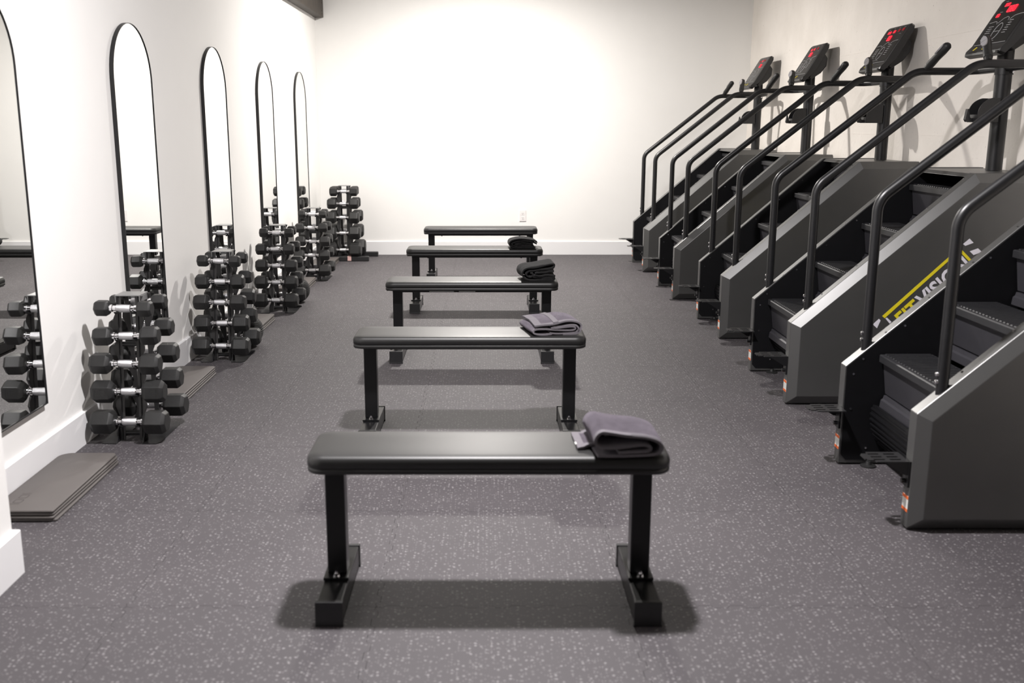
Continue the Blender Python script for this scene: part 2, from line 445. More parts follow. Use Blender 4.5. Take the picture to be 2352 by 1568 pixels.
# ------------------------------------------------------------------ benches
def pad_mesh(hl, hw, h, r):
    """upholstered board: rounded plan, crowned top, seam line low on the side"""
    prof = [(-0.004, 0.0), (0.0, 0.003), (0.0, 0.0145), (-0.0028, 0.0165), (0.0006, 0.0185), (0.001, h - 0.017), (-0.002, h - 0.008), (-0.007, h - 0.0025), (-0.016, h)]
    vs = []; fs = []; ring = None
    for off, z in prof:
        R = rrect(-hl - off, hl + off, -hw - off, hw + off, r + off, 7)
        ring = len(R); vs += [(x, y, z) for x, y in R]
    L = len(prof)
    for i in range(L - 1):
        for k in range(ring):
            fs.append((i * ring + k, i * ring + (k + 1) % ring, (i + 1) * ring + (k + 1) % ring, (i + 1) * ring + k))
    fs.append(list(range(ring - 1, -1, -1)))
    # crowned top: inner rings up to a flat field
    base = (L - 1) * ring
    for off, dz in ((-0.035, 0.0015), (-0.07, 0.0022)):
        R = rrect(-hl - off, hl + off, -hw - off, hw + off, max(0.012, r + off), 7)
        o = len(vs); vs += [(x, y, h + dz) for x, y in R]
        for k in range(ring): fs.append((base + k, base + (k + 1) % ring, o + (k + 1) % ring, o + k))
        base = o
    fs.append([base + k for k in range(ring)])
    return MB().add(vs, fs).mesh('pad', M['vinyl'], sharp=60)
def make_bench():
    t = empty('flat_bench')
    link('pad', pad_mesh(0.521, 0.132, 0.052, 0.05), t, (0, 0, 0.430))
    mb = MB(); mb.box(-0.485, 0.485, -0.03, 0.03, 0.405, 0.4285)
    mb.build('support_rail', M['benchsteel'], t, bevel=0.003)
    for s in (-1, 1):
        x = s * 0.455
        MB().box(x - 0.06, x + 0.05 if s > 0 else x + 0.06, -0.09, 0.09, 0.4245, 0.4297).build('mounting_plate', M['benchsteel'], t, bevel=0.0015)
        MB().box(x - 0.029, x + 0.029, -0.029, 0.029, 0.081, 0.425).build('leg', M['benchsteel'], t, bevel=0.004)
        ft = MB().box(x - 0.037, x + 0.037, -0.196, 0.196, 0.008, 0.073).build('foot', M['benchsteel'], t, bevel=0.004)
        for e in (-1, 1):
            mb = MB(); a, b = sorted((e * 0.190, e * 0.206))
            mb.box(x - 0.0395, x + 0.0395, a, b, 0.006, 0.0755); mb.box(x - 0.0405, x + 0.0405, a, b + 0.002, 0, 0.0075)
            mb.build('end_cap', M['blkplas'], ft, bevel=0.0015)
        MB().box(x - 0.038, x + 0.038, -0.06, 0.06, 0.073, 0.081).build('base_plate', M['benchsteel'], ft, bevel=0.001)
        for e in (-1, 1):
            mb = MB(); mb.lathe([(0.081, 0.012), (0.0825, 0.012)], 16, 'z', (x, e * 0.045, 0))
            mb.lathe([(0.0825, 0.0085), (0.091, 0.0085)], 6, 'z', (x, e * 0.045, 0)); mb.lathe([(0.091, 0.0045), (0.097, 0.004)], 10, 'z', (x, e * 0.045, 0))
            mb.build('bolt', M['chrome'], ft)
    for x in (-0.36, 0.36):
        MB().lathe([(0.398, 0.006), (0.4055, 0.007)], 8, 'z', (x, 0, 0)).build('screw', M['benchsteel'], t)
    return t
BP = [(0.005, 2.813), (-0.077, 4.445), (-0.09, 6.03), (-0.093, 7.66), (-0.056, 9.22)]
BL = ['black padded flat bench in front, with a loosely folded grey towel', 'second black flat bench from the front, with a neatly folded grey towel',
      'middle black flat bench, with a rolled black towel', 'fourth black flat bench from the front, with a small black towel',
      'farthest black flat bench with nothing on it']
b0 = make_bench()
for i, (x, y) in enumerate(BP):
    o = b0 if i == 0 else copy_tree(b0)
    o.location = (x, y, 0); tag(o, BL[i], 'bench', 'flat benches in a row down the room')
# paper labels under the third bench's rail
for k, (x0, x1) in enumerate(((-0.26, -0.11), (-0.08, 0.02))):
    MB().box(BP[2][0] + x0 - BP[2][0], x1, -0.034, -0.0302, 0.409, 0.4135).build('maker_label', M['paper'], bpy.data.objects['flat_bench.002'])

# ------------------------------------------------------------------ towels
def ribbon(paths, y0, y1, th, mats, ny=14, jit=0.004, seed=1, hem=0.018, skew=None, hemends=True):
    """cloth sheets: each path is a poly-line in x-z swept along y; edges get a woven hem (material 1)"""
    rnd = random.Random(seed)
    mb = MB()
    for P in paths:
        # smooth resample (catmull-rom)
        pts = []
        for i in range(len(P) - 1):
            p0 = Vector(P[max(0, i - 1)]); p1 = Vector(P[i]); p2 = Vector(P[i + 1]); p3 = Vector(P[min(len(P) - 1, i + 2)])
            for k in range(6):
                u = k / 6
                pts.append(0.5 * ((2 * p1) + (p2 - p0) * u + (2 * p0 - 5 * p1 + 4 * p2 - p3) * u * u + (3 * p1 - p0 - 3 * p2 + p3) * u ** 3))
        pts.append(Vector(P[-1]))
        n = len(pts)
        nrm = []
        for i in range(n):
            d = (pts[min(n - 1, i + 1)] - pts[max(0, i - 1)]); d = d.normalized() if d.length > 1e-9 else Vector((1, 0))
            nrm.append(Vector((-d.y, d.x)))
        ph = [rnd.uniform(0, 6.28) for _ in range(4)]
        grid = []
        for side in (1, -1):
            rows = []
            for j in range(ny + 1):
                v = j / ny; y = y0 + (y1 - y0) * v
                row = []
                for i in range(n):
                    u = i / (n - 1)
                    wob = jit * (sin(u * 9 + v * 4 + ph[0]) * 0.5 + sin(v * 11 + u * 5 + ph[1]) * 0.35 + sin(u * 23 + v * 17 + ph[2]) * 0.2)
                    tt = th * 0.5
                    q = pts[i] + nrm[i] * (side * tt + wob * 0.5)
                    dx, dy, dz = (0, 0, 0) if skew is None else skew(q.x, v, q.y)
                    row.append((q.x + dx, y + dy + wob * 0.8, max(0.0004, q.y + dz)))
                rows.append(row)
            grid.append(rows)
        o = len(mb.v)
        for rows in grid:
            for r in rows: mb.v += r
        W = n; H = ny + 1
        def idx(sd, j, i): return o + sd * W * H + j * W + i
        for sd in (0, 1):
            for j in range(ny):
                for i in range(n - 1):
                    u = i / (n - 1)
                    he = (j == 0 or j == ny - 1) and hemends
                    he = he or (hemends and (i < 5 or i > n - 7))
                    mb.f.append([idx(sd, j, i), idx(sd, j, i + 1), idx(sd, j + 1, i + 1), idx(sd, j + 1, i)]); mb.m.append(1 if he else 0)
        for j in range(ny):
            mb.f.append([idx(0, j, 0), idx(0, j + 1, 0), idx(1, j + 1, 0), idx(1, j, 0)]); mb.m.append(1)
            mb.f.append([idx(0, j, n - 1), idx(0, j + 1, n - 1), idx(1, j + 1, n - 1), idx(1, j, n - 1)]); mb.m.append(1)
        for i in range(n - 1):
            for j in (0, ny):
                mb.f.append([idx(0, j, i), idx(0, j, i + 1), idx(1, j, i + 1), idx(1, j, i)]); mb.m.append(1)
    return mb
ZP = 0.4842
# towel 1: open loop, flap to the left
t = empty('hand_towel', (0.262, 2.668, ZP)); tag(t, 'charcoal grey towel loosely folded in a loop on the front bench', 'towel', 'gym towels on the benches')
t.rotation_euler.z = radians(3)
sk = lambda x, v, z: (-0.012 * v + 0.03 * max(0, v - 0.6), 0, (0.022 * sin(pi * min(1, v * 1.0)) * (z > 0.03)))
ribbon([[(0.052, 0.0035), (0.10, 0.004), (0.16, 0.006), (0.215, 0.010), (0.232, 0.024), (0.222, 0.043), (0.185, 0.056), (0.13, 0.062), (0.085, 0.070), (0.062, 0.073), (0.047, 0.062), (0.042, 0.044), (0.055, 0.030), (0.095, 0.026), (0.15, 0.030), (0.185, 0.032), (0.20, 0.026), (0.19, 0.018), (0.15, 0.016), (0.11, 0.014)]],
       0.0, 0.205, 0.0075, None, ny=16, jit=0.006, seed=3, skew=sk).build('folded_cloth', [M['terry_grey'], M['hem_grey']], t, sharp=75)
ribbon([[(0.004, 0.006), (0.03, 0.010), (0.06, 0.016), (0.11, 0.018)]], 0.075, 0.215, 0.007, None, ny=8, jit=0.004, seed=5).build('loose_flap', [M['terry_grey'], M['hem_grey']], t, sharp=75)
MB().box(0.001, 0.005, 0.098, 0.118, 0.009, 0.011).build('care_tag', M['paper'], t)
# towel 2: neat flat fold
t = empty('hand_towel', (0.203, 4.335, ZP)); tag(t, 'charcoal grey towel folded flat in layers on the second bench', 'towel', 'gym towels on the benches')
t.rotation_euler.z = radians(9)
sk2 = lambda x, v, z: (-0.015 * v, 0, 0.010 * sin(pi * v) * (z > 0.03))
ribbon([[(0.090, 0.008), (0.06, 0.004), (0.03, 0.004), (0.008, 0.010), (0.004, 0.022), (0.02, 0.030), (0.06, 0.030), (0.11, 0.024), (0.16, 0.020), (0.188, 0.022), (0.196, 0.030), (0.185, 0.037), (0.15, 0.036), (0.11, 0.032), (0.085, 0.034)],
        [(0.095, 0.040), (0.13, 0.038), (0.17, 0.043), (0.20, 0.042), (0.212, 0.030), (0.205, 0.014), (0.18, 0.009), (0.12, 0.009), (0.08, 0.012)],
        [(0.010, 0.045), (0.05, 0.050), (0.10, 0.054), (0.15, 0.062), (0.19, 0.060), (0.217, 0.048), (0.223, 0.030), (0.214, 0.010), (0.19, 0.004), (0.14, 0.004)]],
       0.0, 0.225, 0.0068, None, ny=14, jit=0.005, seed=9, skew=sk2).build('folded_cloth', [M['terry_grey'], M['hem_grey']], t, sharp=75)
mb = ribbon([[(0.095, 0.0578), (0.104, 0.0590), (0.112, 0.0605), (0.118, 0.0618)]], 0.0, 0.225, 0.004, None, ny=14, jit=0.0, seed=9, skew=sk2)
mb.build('woven_band', [M['hem_grey'], M['hem_grey']], t, sharp=75)
MB().box(0.006, 0.014, 0.085, 0.10, 0.0485, 0.0515).build('care_tag', M['paper'], t)
# towel 3: rolled
t = empty('hand_towel', (0.208, 5.93, ZP)); tag(t, 'black towel rolled at one end on the middle bench', 'towel', 'gym towels on the benches')
t.rotation_euler.z = radians(8)
sk3 = lambda x, v, z: (0.0, 0, 0.22 * max(0, x - 0.07) * min(1, z / 0.06) + 0.006 * sin(pi * v))
ribbon([[(0.205, 0.004), (0.14, 0.004), (0.07, 0.004), (0.025, 0.014), (0.006, 0.042), (0.016, 0.070), (0.05, 0.083), (0.10, 0.080), (0.16, 0.078), (0.195, 0.074), (0.203, 0.062), (0.19, 0.052), (0.14, 0.056), (0.09, 0.062), (0.05, 0.064), (0.03, 0.048), (0.034, 0.030), (0.055, 0.022), (0.072, 0.032), (0.068, 0.046), (0.055, 0.048)],
        [(0.208, 0.018), (0.16, 0.026), (0.12, 0.022), (0.085, 0.030), (0.075, 0.020), (0.11, 0.014), (0.16, 0.012), (0.207, 0.011)],
        [(0.20, 0.040), (0.15, 0.040), (0.10, 0.044), (0.085, 0.040)]],
       0.0, 0.18, 0.008, None, ny=12, jit=0.008, seed=21, skew=sk3).build('folded_cloth', [M['terry_blk'], M['terry_blk']], t, sharp=80)
# towel 4: small flattened fold
t = empty('hand_towel', (0.172, 7.56, ZP)); tag(t, 'small black towel folded on the fourth bench', 'towel', 'gym towels on the benches')
t.rotation_euler.z = radians(4)
ribbon([[(0.20, 0.005), (0.12, 0.004), (0.04, 0.006), (0.008, 0.022), (0.004, 0.042), (0.025, 0.060), (0.08, 0.070), (0.14, 0.068), (0.19, 0.058), (0.214, 0.044)],
        [(0.21, 0.032), (0.15, 0.054), (0.08, 0.056), (0.03, 0.044), (0.022, 0.028), (0.06, 0.016), (0.13, 0.016), (0.19, 0.016)],
        [(0.18, 0.028), (0.12, 0.040), (0.06, 0.038), (0.05, 0.030), (0.10, 0.026), (0.17, 0.024)]],
       0.0, 0.17, 0.009, None, ny=10, jit=0.006, seed=33).build('folded_cloth', [M['terry_blk'], M['terry_blk']], t, sharp=80)

# ------------------------------------------------------------------ dumbbells and racks
XC = -1.606
def db_meshes(L, R, hl):
    """L head length, R head radius (across corners), hl half handle"""
    prof = [(0.0, R * 0.60), (0.0015, R * 0.72), (L * 0.16, R * 0.985), (L * 0.20, R), (L * 0.80, R), (L * 0.85, R * 0.985), (L * 0.985, R * 0.78), (L, R * 0.70)]
    hd = MB().lathe(prof, 6, 'x').mesh('head', M['rubber'], bevel=0.0022, seg=2, sharp=30)
    h = MB(); a = hl
    h.lathe([(-a - 0.006, 0.0165), (-a + 0.012, 0.0165), (-a + 0.015, 0.0125), (-a + 0.028, 0.0125), (-a + 0.030, 0.0150), (-0.030, 0.0160)], 16, 'x')
    h.lathe([(0.030, 0.0160), (a - 0.030, 0.0150), (a - 0.028, 0.0125), (a - 0.015, 0.0125), (a - 0.012, 0.0165), (a + 0.006, 0.0165)], 16, 'x')
    h.lathe([(-0.031, 0.0172), (-0.015, 0.0182), (0.015, 0.0182), (0.031, 0.0172)], 16, 'x', mi=1)
    hm = h.mesh('handle', [M['chrome'], M['knurl']], sharp=40)
    mk = MB()
    mk.prism(rrect(-0.3 * L, 0.3 * L, -0.27 * R, 0.27 * R, 0.004, 3), 0, 0.0008, axis='z')
    return hd, hm
TIERS = ['top', 'second from top', 'middle', 'second from bottom', 'bottom']
RN = ['nearest the camera', 'second from the camera', 'in the middle of the row', 'fourth from the camera', 'in the far corner']
SZ = [(0.066, 0.038, 0.062), (0.082, 0.045, 0.063), (0.092, 0.050, 0.064), (0.098, 0.053, 0.064), (0.106, 0.0575, 0.064)]
SZ5 = [(0.080, 0.051, 0.066), (0.098, 0.060, 0.066), (0.110, 0.069, 0.066), (0.122, 0.076, 0.066), (0.130, 0.084, 0.066)]
DM = [db_meshes(*s) for s in SZ]; DM5 = [db_meshes(*s) for s in SZ5]
def num_mesh(L, R):
    me = text_mesh('50', L * 0.42, 0.0005, 0.0006, 'weight_number'); me.materials.append(M['rubber'])
    xs = [v.co.x for v in me.vertices]; ys = [v.co.y for v in me.vertices]
    cx, cy = (min(xs) + max(xs)) / 2, (min(ys) + max(ys)) / 2
    for v in me.vertices: v.co.x -= cx; v.co.y -= cy
    o_ = rrect(-0.27 * L, 0.27 * L, -0.34 * R, 0.34 * R, 0.003, 3); i_ = rrect(-0.27 * L + 0.0022, 0.27 * L - 0.0022, -0.34 * R + 0.0022, 0.34 * R - 0.0022, 0.002, 3)
    n = len(o_); vs = [(x, y, -0.001) for x, y in o_] + [(x, y, 0.0006) for x, y in o_] + [(x, y, 0.0006) for x, y in i_] + [(x, y, -0.001) for x, y in i_]
    fs = []
    for k in range(n):
        j = (k + 1) % n
        for r in range(3): fs.append((r * n + k, r * n + j, (r + 1) * n + j, (r + 1) * n + k))
    return me, MB().add(vs, fs).mesh('number_frame', M['rubber'])
NM = num_mesh(SZ[3][0], SZ[3][1])

def dumbbell(c, meshes, hl, rot, label, R, num=None):
    t = empty('hex_dumbbell', c); t.rotation_euler = (rot, random.uniform(-0.015, 0.015), random.uniform(-0.04, 0.04))
    tag(t, label, 'dumbbell', 'hex dumbbells on the racks')
    for s in (-1, 1):
        h = link('head', meshes[0], t, (s * hl, 0, 0))
        if s < 0: h.rotation_euler.z = pi
        if num:
            L = meshes[0]['L']; an = radians(150)
            nrm = Vector((0, cos(an), sin(an))); up = Vector((0, sin(an), -cos(an))); xax = up.cross(nrm)
            mtx = Matrix((xax, up, nrm)).transposed().to_4x4()
            mtx.translation = nrm * (R * cos(pi / 6) + 0.0002) + Vector((s * (hl + L * 0.5), 0, 0))
            hm = Matrix.Translation((s * hl, 0, 0)) @ (Matrix.Rotation(pi, 4, 'Z') if s < 0 else Matrix.Identity(4))
            for nm, me in (('weight_number', num[0]), ('number_frame', num[1])):
                link(nm, me, h).matrix_local = hm.inverted() @ mtx
    link('handle', meshes[1], t)
    return t
for i in range(5): DM[i][0]['L'] = SZ[i][0]; DM5[i][0]['L'] = SZ5[i][0]

def make_rack(z_tiers, rad, name, hts=0.655, bars=False, ws=1.0):
    """A-frame: four slanted wavy uprights with cradles, a top plate, cross rods and floor flanges"""
    t = empty(name)
    HB, HT = 0.118 * ws, 0.048
    def ypos(z): return HB + (HT - HB) * (z / hts)
    for sx in (-1, 1):
        for sy in (-1, 1):
            # wavy plate
            nn = 40; L = []; Rr = []
            for k in range(nn + 1):
                z = 0.004 + (hts - 0.004) * k / nn
                d = min(abs(z - zt) for zt in z_tiers)
                wv = 0.010 * cos(min(1, d / 0.065) * pi) * -1
                wid = 0.028 + wv
                xin = sx * 0.032; xo = sx * (0.032 + wid)
                L.append((xin, z)); Rr.append((xo, z))
            vs = []; fs = []
            for k in range(nn + 1):
                for (x, z) in (L[k], Rr[k]):
                    vs.append((x, sy * ypos(z), z)); vs.append((x, sy * (ypos(z) - 0.006), z))
            for k in range(nn):
                a = 4 * k; b = 4 * k + 4
                fs += [(a, a + 2, b + 2, b), (a + 1, b + 1, b + 3, a + 3), (a, b, b + 1, a + 1), (a + 2, a + 3, b + 3, b + 2)]
            fs += [(0, 1, 3, 2), (4 * nn, 4 * nn + 2, 4 * nn + 3, 4 * nn + 1)]
            up = MB().add(vs, fs).build('upright', M['rack'], t, sharp=50)
            # folded rib on the outer edge
            p0 = Vector((sx * 0.045, sy * (ypos(0) + 0.002), 0.004)); p1 = Vector((sx * 0.045, sy * (ypos(hts) + 0.002), hts))
            d = (p1 - p0); MB().obox((p0 + p1) / 2, d, (1, 0, 0), d.cross(Vector((1, 0, 0))), d.length / 2, 0.0018, 0.004).build('rib', M['blk'], up)
            for zt, r in zip(z_tiers, rad):
                yc = sy * (ypos(zt) + 0.034)
                cz = zt
                pts = [(yc + 0.021 * cos(a) * 1, cz + 0.021 * sin(a)) for a in [radians(q) for q in ((200, 225, 250, 275, 300, 325) if sy > 0 else (340, 315, 290, 265, 240, 215))]]
                pts = [(sy * (ypos(zt) - 0.004), zt - 0.012)] + pts
                vs = []; fs = []
                for (y, z) in pts:
                    for x in (sx * 0.030, sx * 0.046):
                        vs += [(x, y, z), (x, y, z - 0.004)]
                for k in range(len(pts) - 1):
                    a = 4 * k; b = a + 4
                    fs += [(a, a + 2, b + 2, b), (a + 1, b + 1, b + 3, a + 3), (a, b, b + 1, a + 1), (a + 2, a + 3, b + 3, b + 2)]
                e = 4 * (len(pts) - 1); fs += [(0, 1, 3, 2), (e, e + 2, e + 3, e + 1)]
                MB().add(vs, fs).build('cradle', M['blk'], up)
    mb = MB(); mb.box(-0.056, 0.056, -0.054, 0.054, hts, hts + 0.005)
    mb.box(-0.056, -0.052, -0.054, 0.054, hts - 0.028, hts); mb.box(0.052, 0.056, -0.054, 0.054, hts - 0.028, hts)
    mb.build('top_plate', M['topplate'], t, bevel=0.0012)
    for z, sy in ((0.036, -1), (0.036, 1), (z_tiers[1] - 0.045, -1), (z_tiers[1] - 0.045, 1)):
        MB().tube([(-0.05, sy * (ypos(z) - 0.012), z), (0.05, sy * (ypos(z) - 0.012), z)], 0.011, 14).build('cross_rod', M['tube'], t)
    if not bars:
        for sx in (-1, 1):
            poly = [(sx * 0.058, -0.165), (sx * 0.12, -0.165), (sx * 0.135, -0.14), (sx * 0.135, 0.14), (sx * 0.12, 0.165), (sx * 0.058, 0.165)]
            mb = MB().prism(poly, 0, 0.004, axis='z')
            for sy in (-1, 1):
                mb.prism([(sy * 0.160, 0.003), (sy * 0.10, 0.003), (sy * 0.112, 0.06)], sx * 0.058 - 0.002, sx * 0.058 + 0.002, axis='x')
            mb.build('floor_flange', M['blk'], t)
    else:
        for sy, x1 in ((-1, 0.27), (1, 0.33)):
            b_ = MB().box(-0.16, x1, sy * 0.20 - 0.024, sy * 0.20 + 0.024, 0.0, 0.052).build('base_bar', M['blkplas'], t, bevel=0.008)
            if sy < 0: MB().box(0.045, 0.085, -0.2255, -0.1745, 0.006, 0.0535).build('tape_band', M['pink'], b_, bevel=0.002)
        for sx in (-1, 1): MB().box(sx * 0.045 - 0.018, sx * 0.045 + 0.018, -0.19, 0.19, 0.0, 0.012).build('base_rail', M['blk'], t)
    return t, ypos

ZT = [0.606, 0.484, 0.360, 0.235, 0.098]
ZT5 = [0.722, 0.595, 0.452, 0.290, 0.115]
rk, yp = make_rack(ZT, [s[1] for s in SZ], 'dumbbell_rack')
rk5, yp5 = make_rack(ZT5, [s[1] for s in SZ5], 'dumbbell_rack', hts=0.775, bars=True, ws=1.2)
RY = [4.441, 6.02, 7.63, 9.245]
RL = ['low black A-frame dumbbell rack nearest the camera', 'low black A-frame dumbbell rack, second from the camera', 'low black A-frame dumbbell rack in the middle of the row',
      'low black A-frame dumbbell rack, fourth from the camera', 'taller black dumbbell rack in the far left corner']
for i, y in enumerate(RY + [10.66]):
    if i == 4: o = rk5
    else: o = rk if i == 0 else copy_tree(rk)
    xc = (XC, -1.602, -1.600, -1.604, -1.515)[i]
    o.location = (xc, y, 0); o.rotation_euler.z = random.uniform(-0.02, 0.02)
    tag(o, RL[i], 'rack', 'dumbbell racks along the left wall')
    zt, yf, dm, sz = (ZT, yp, DM, SZ) if i < 4 else (ZT5, yp5, DM5, SZ5)
    for k in range(5):
        for sy in (-1, 1):
            L, R, hl = sz[k]
            rot = radians(random.choice((0, 3, -4, 6, 2, 18, -2)) + random.uniform(-3, 3))
            nb = sy < 0 and k == 3 and i < 2
            lab = 'hex dumbbell, %s tier, %s side, rack %s' % (TIERS[k], 'near' if sy < 0 else 'far', RN[i])
            dumbbell((xc + random.uniform(-0.008, 0.008), y + sy * (yf(zt[k]) + 0.033), zt[k]), dm[k], hl, (radians(27) if nb and i == 0 else radians(9) if nb else rot), lab, R, NM if nb else None)

# ------------------------------------------------------------------ exercise mats
def mat_mesh():
    th = 0.0105
    vs = []; fs = []
    prof = [(-0.005, 0.0), (-0.0015, 0.0018), (0.0, 0.005), (-0.0008, th - 0.0025), (-0.004, th)]
    for off, z in prof:
        R = rrect(0 - off, 0.235 + off, 0 - off, 0.65 + off, [0.010 + off, 0.022 + off, 0.055 + off, 0.010 + off], 6)
        n = len(R); vs += [(x, y, z) for x, y in R]
    for i in range(4):
        for k in range(n): fs.append((i * n + k, i * n + (k + 1) % n, (i + 1) * n + (k + 1) % n, (i + 1) * n + k))
    fs += [list(range(n - 1, -1, -1)), [4 * n + k for k in range(n)]]
    return MB().add(vs, fs).mesh('foam_slab', M['mat'], sharp=50)
mm = mat_mesh()
def ring_mark():
    mb = MB()
    def ringp(x0, x1, y0_, y1_, w_):
        o = rrect(x0, x1, y0_, y1_, 0.008, 4); i_ = rrect(x0 + w_, x1 - w_, y0_ + w_, y1_ - w_, 0.006, 4); n = len(o)
        vs = [(x, y, 0) for x, y in o] + [(x, y, 0) for x, y in i_]
        mb.add(vs, [(k, (k + 1) % n, n + (k + 1) % n, n + k) for k in range(n)])
    ringp(0.052, 0.086, 0.075, 0.110, 0.004); ringp(0.052, 0.086, 0.122, 0.157, 0.004)
    mb.box(0.050, 0.086, 0.166, 0.170, -0.0002, 0.0001); mb.box(0.052, 0.086, 0.062, 0.066, -0.0002, 0.0001)
    return mb.mesh('embossed_mark', M['matmark'])
rm = ring_mark()
SY = [3.375, 4.93, 6.56, 8.38, 9.82]
SNM = ['stack nearest the camera', 'stack behind the nearest dumbbell rack', 'stack behind the second dumbbell rack', 'stack behind the third dumbbell rack', 'stack behind the fourth dumbbell rack']
LNM = ['bottom mat', 'second mat from the floor', 'third mat from the floor', 'topmost mat']
for i, y in enumerate(SY):
    for k in range(4):
        t = empty('exercise_mat', (-1.795 + random.uniform(-0.004, 0.004) + (0.006 if k == 0 else 0), y + random.uniform(-0.006, 0.006), 0.0120 * k + 0.0002), random.uniform(-0.008, 0.008))
        tag(t, 'foam exercise mat, %s of the %s' % (LNM[k], SNM[i]), 'mat', 'exercise mats stacked by the left wall')
        link('foam_slab', mm, t)
        if k == 3 and i < 3: link('embossed_mark', rm, t, (0, 0, 0.0108))

# ------------------------------------------------------------------ slam balls
def ball_mesh(R):
    mb = MB(); nu, nv = 40, 24
    for j in range(nv):
        for i in range(nu):
            a0, a1 = 2 * pi * i / nu, 2 * pi * (i + 1) / nu; b0, b1 = -pi / 2 + pi * j / nv, -pi / 2 + pi * (j + 1) / nv
            def P(a, b, r): return (r * cos(b) * cos(a), r * cos(b) * sin(a), r * sin(b))
            da = (a1 - a0) * 0.14; db = (b1 - b0) * 0.14
            q0 = [P(a0, b0, R * 0.975), P(a1, b0, R * 0.975), P(a1, b1, R * 0.975), P(a0, b1, R * 0.975)]
            q1 = [P(a0 + da, b0 + db, R), P(a1 - da, b0 + db, R), P(a1 - da, b1 - db, R), P(a0 + da, b1 - db, R)]
            mb.add(q0 + q1, [(4, 5, 6, 7), (0, 1, 5, 4), (1, 2, 6, 5), (2, 3, 7, 6), (3, 0, 4, 7)])
    return mb
for (x, y, lab) in ((-1.535, 7.965, 'black textured slam ball behind the middle dumbbell rack'), (-1.555, 6.335, 'black textured slam ball tucked behind the second dumbbell rack')):
    if y > 7: bme = ball_mesh(0.103).mesh('slam_ball', M['rubber'], merge=True, sharp=25)
    o = link('slam_ball', bme, None, (x, y, 0.101)); o.rotation_euler = (0.3, 0.2, 0.5); tag(o, lab, 'ball', 'slam balls by the racks')

# ------------------------------------------------------------------ stair climbers
# local frame: x = 0 front of the side covers, climbing towards +x; y = 0 near cover edge; z up
PW = 0.054            # cover edge width
YI0, YI1 = PW, 0.700  # inner faces
def cover_profile(ins):
    z0 = 0.008; zf = 0.428; xt = 0.852; zt = 1.172; xr = 1.235
    # inset polygon of the slanted cover
    a = atan2(zt - zf, xt)
    k1 = math.tan((pi / 2 - a) / 2)
    return [(ins, z0 + ins * 1.0), (ins, zf - ins * math.tan((pi / 2 - a) / 2) + 0.0), (xt + ins * math.tan(a / 2) * 1.0, zt - ins), (xr, zt - ins), (xr, z0 + ins)]
def cover(side):
    """side=-1 near cover (outer face at -y), +1 far cover"""
    P0 = cover_profile(0.0); P1 = cover_profile(0.044); n = len(P0)
    if side < 0: yin, ye, yo = PW, 0.0, -0.030
    else: yin, ye, yo = YI1, YI1 + PW, YI1 + PW + 0.030
    vs = [(x, yin, z) for x, z in P0] + [(x, ye, z) for x, z in P0] + [(x, yo, z) for x, z in P1]
    fs = [list(range(n)), [2 * n + i for i in range(n)]]
    for i in range(n):
        j = (i + 1) % n
        fs += [(i, j, n + j, n + i), (n + i, n + j, 2 * n + j, 2 * n + i)]
    return MB().add(vs, fs).mesh('side_cover', M['gunmetal'], bevel=0.0016, seg=1, sharp=10)
cov_n, cov_f = cover(-1), cover(1)
def inner_sheet(y0_, y1_):
    P = cover_profile(0.006)
    poly = [(0.03, 0.022), (0.008, 0.045)] + P[1:4] + [(P[4][0], 0.022)]
    return MB().prism(poly, y0_, y1_).mesh('inner_sheet', M['inner'])
ins_n, ins_f = inner_sheet(PW, PW + 0.003), inner_sheet(YI1 - 0.003, YI1)
def slope_z(x): return 0.428 + x * (1.172 - 0.428) / 0.852
def screws():
    mb = MB()
    for yt, yi, sg in ((0.012, PW + 0.003, 1), (YI1 + PW - 0.012, YI1 - 0.003, -1)):
        for k in range(5):
            x = 0.16 + k * 0.165
            c = Vector((x, yt + (0.030 if sg > 0 else -0.030), slope_z(x)))
            nrm = Vector((-0.658, 0, 0.753))
            mb.obox(c + nrm * 0.001, (0.753, 0, 0.658), (0, 1, 0), nrm, 0.0042, 0.0042, 0.0018)
        for (x, z) in [(0.035, 0.395), (0.035, 0.245), (0.11, 0.075)] + [(0.07 + k * 0.16, slope_z(0.07 + k * 0.16) - 0.03) for k in range(5)]:
            mb.lathe([(0.0, 0.0045), (0.002, 0.004)], 8, 'y', (x, yi - (0.0 if sg > 0 else 0.002), z))
    return mb.mesh('screws', M['chrome'], sharp=30)
scr = screws()
def tread_mesh(ny=24):
    mb = MB(); D = 0.215; ya, yb = YI0 + 0.012, YI1 - 0.012
    mb.prism([(0, -0.030), (0, -0.004), (0.004, 0), (D, 0), (D, -0.018), (0.02, -0.018), (0.016, -0.030)], ya, yb)
    W = yb - ya
    for k in range(ny):
        y = ya + W * (k + 0.5) / ny
        mb.prism([(0.018, -0.001), (0.021, 0.0035), (D - 0.01, 0.0035), (D - 0.007, -0.001)], y - 0.0075, y + 0.0075)
    return mb.mesh('step', M['tread'], sharp=30)
def riser_mesh():
    mb = MB(); ya, yb = YI0 + 0.016, YI1 - 0.016
    mb.prism([(0.016, -0.031), (0.022, -0.031), (0.040, -0.165), (0.034, -0.165)], ya, yb)
    mb.prism([(0.030, -0.172), (0.026, -0.186), (0.018, -0.192), (0.014, -0.222), (0.05, -0.222), (0.05, -0.172)], ya, yb)
    return mb.mesh('riser', M['riser'], sharp=30)
trd, ris = tread_mesh(), riser_mesh()
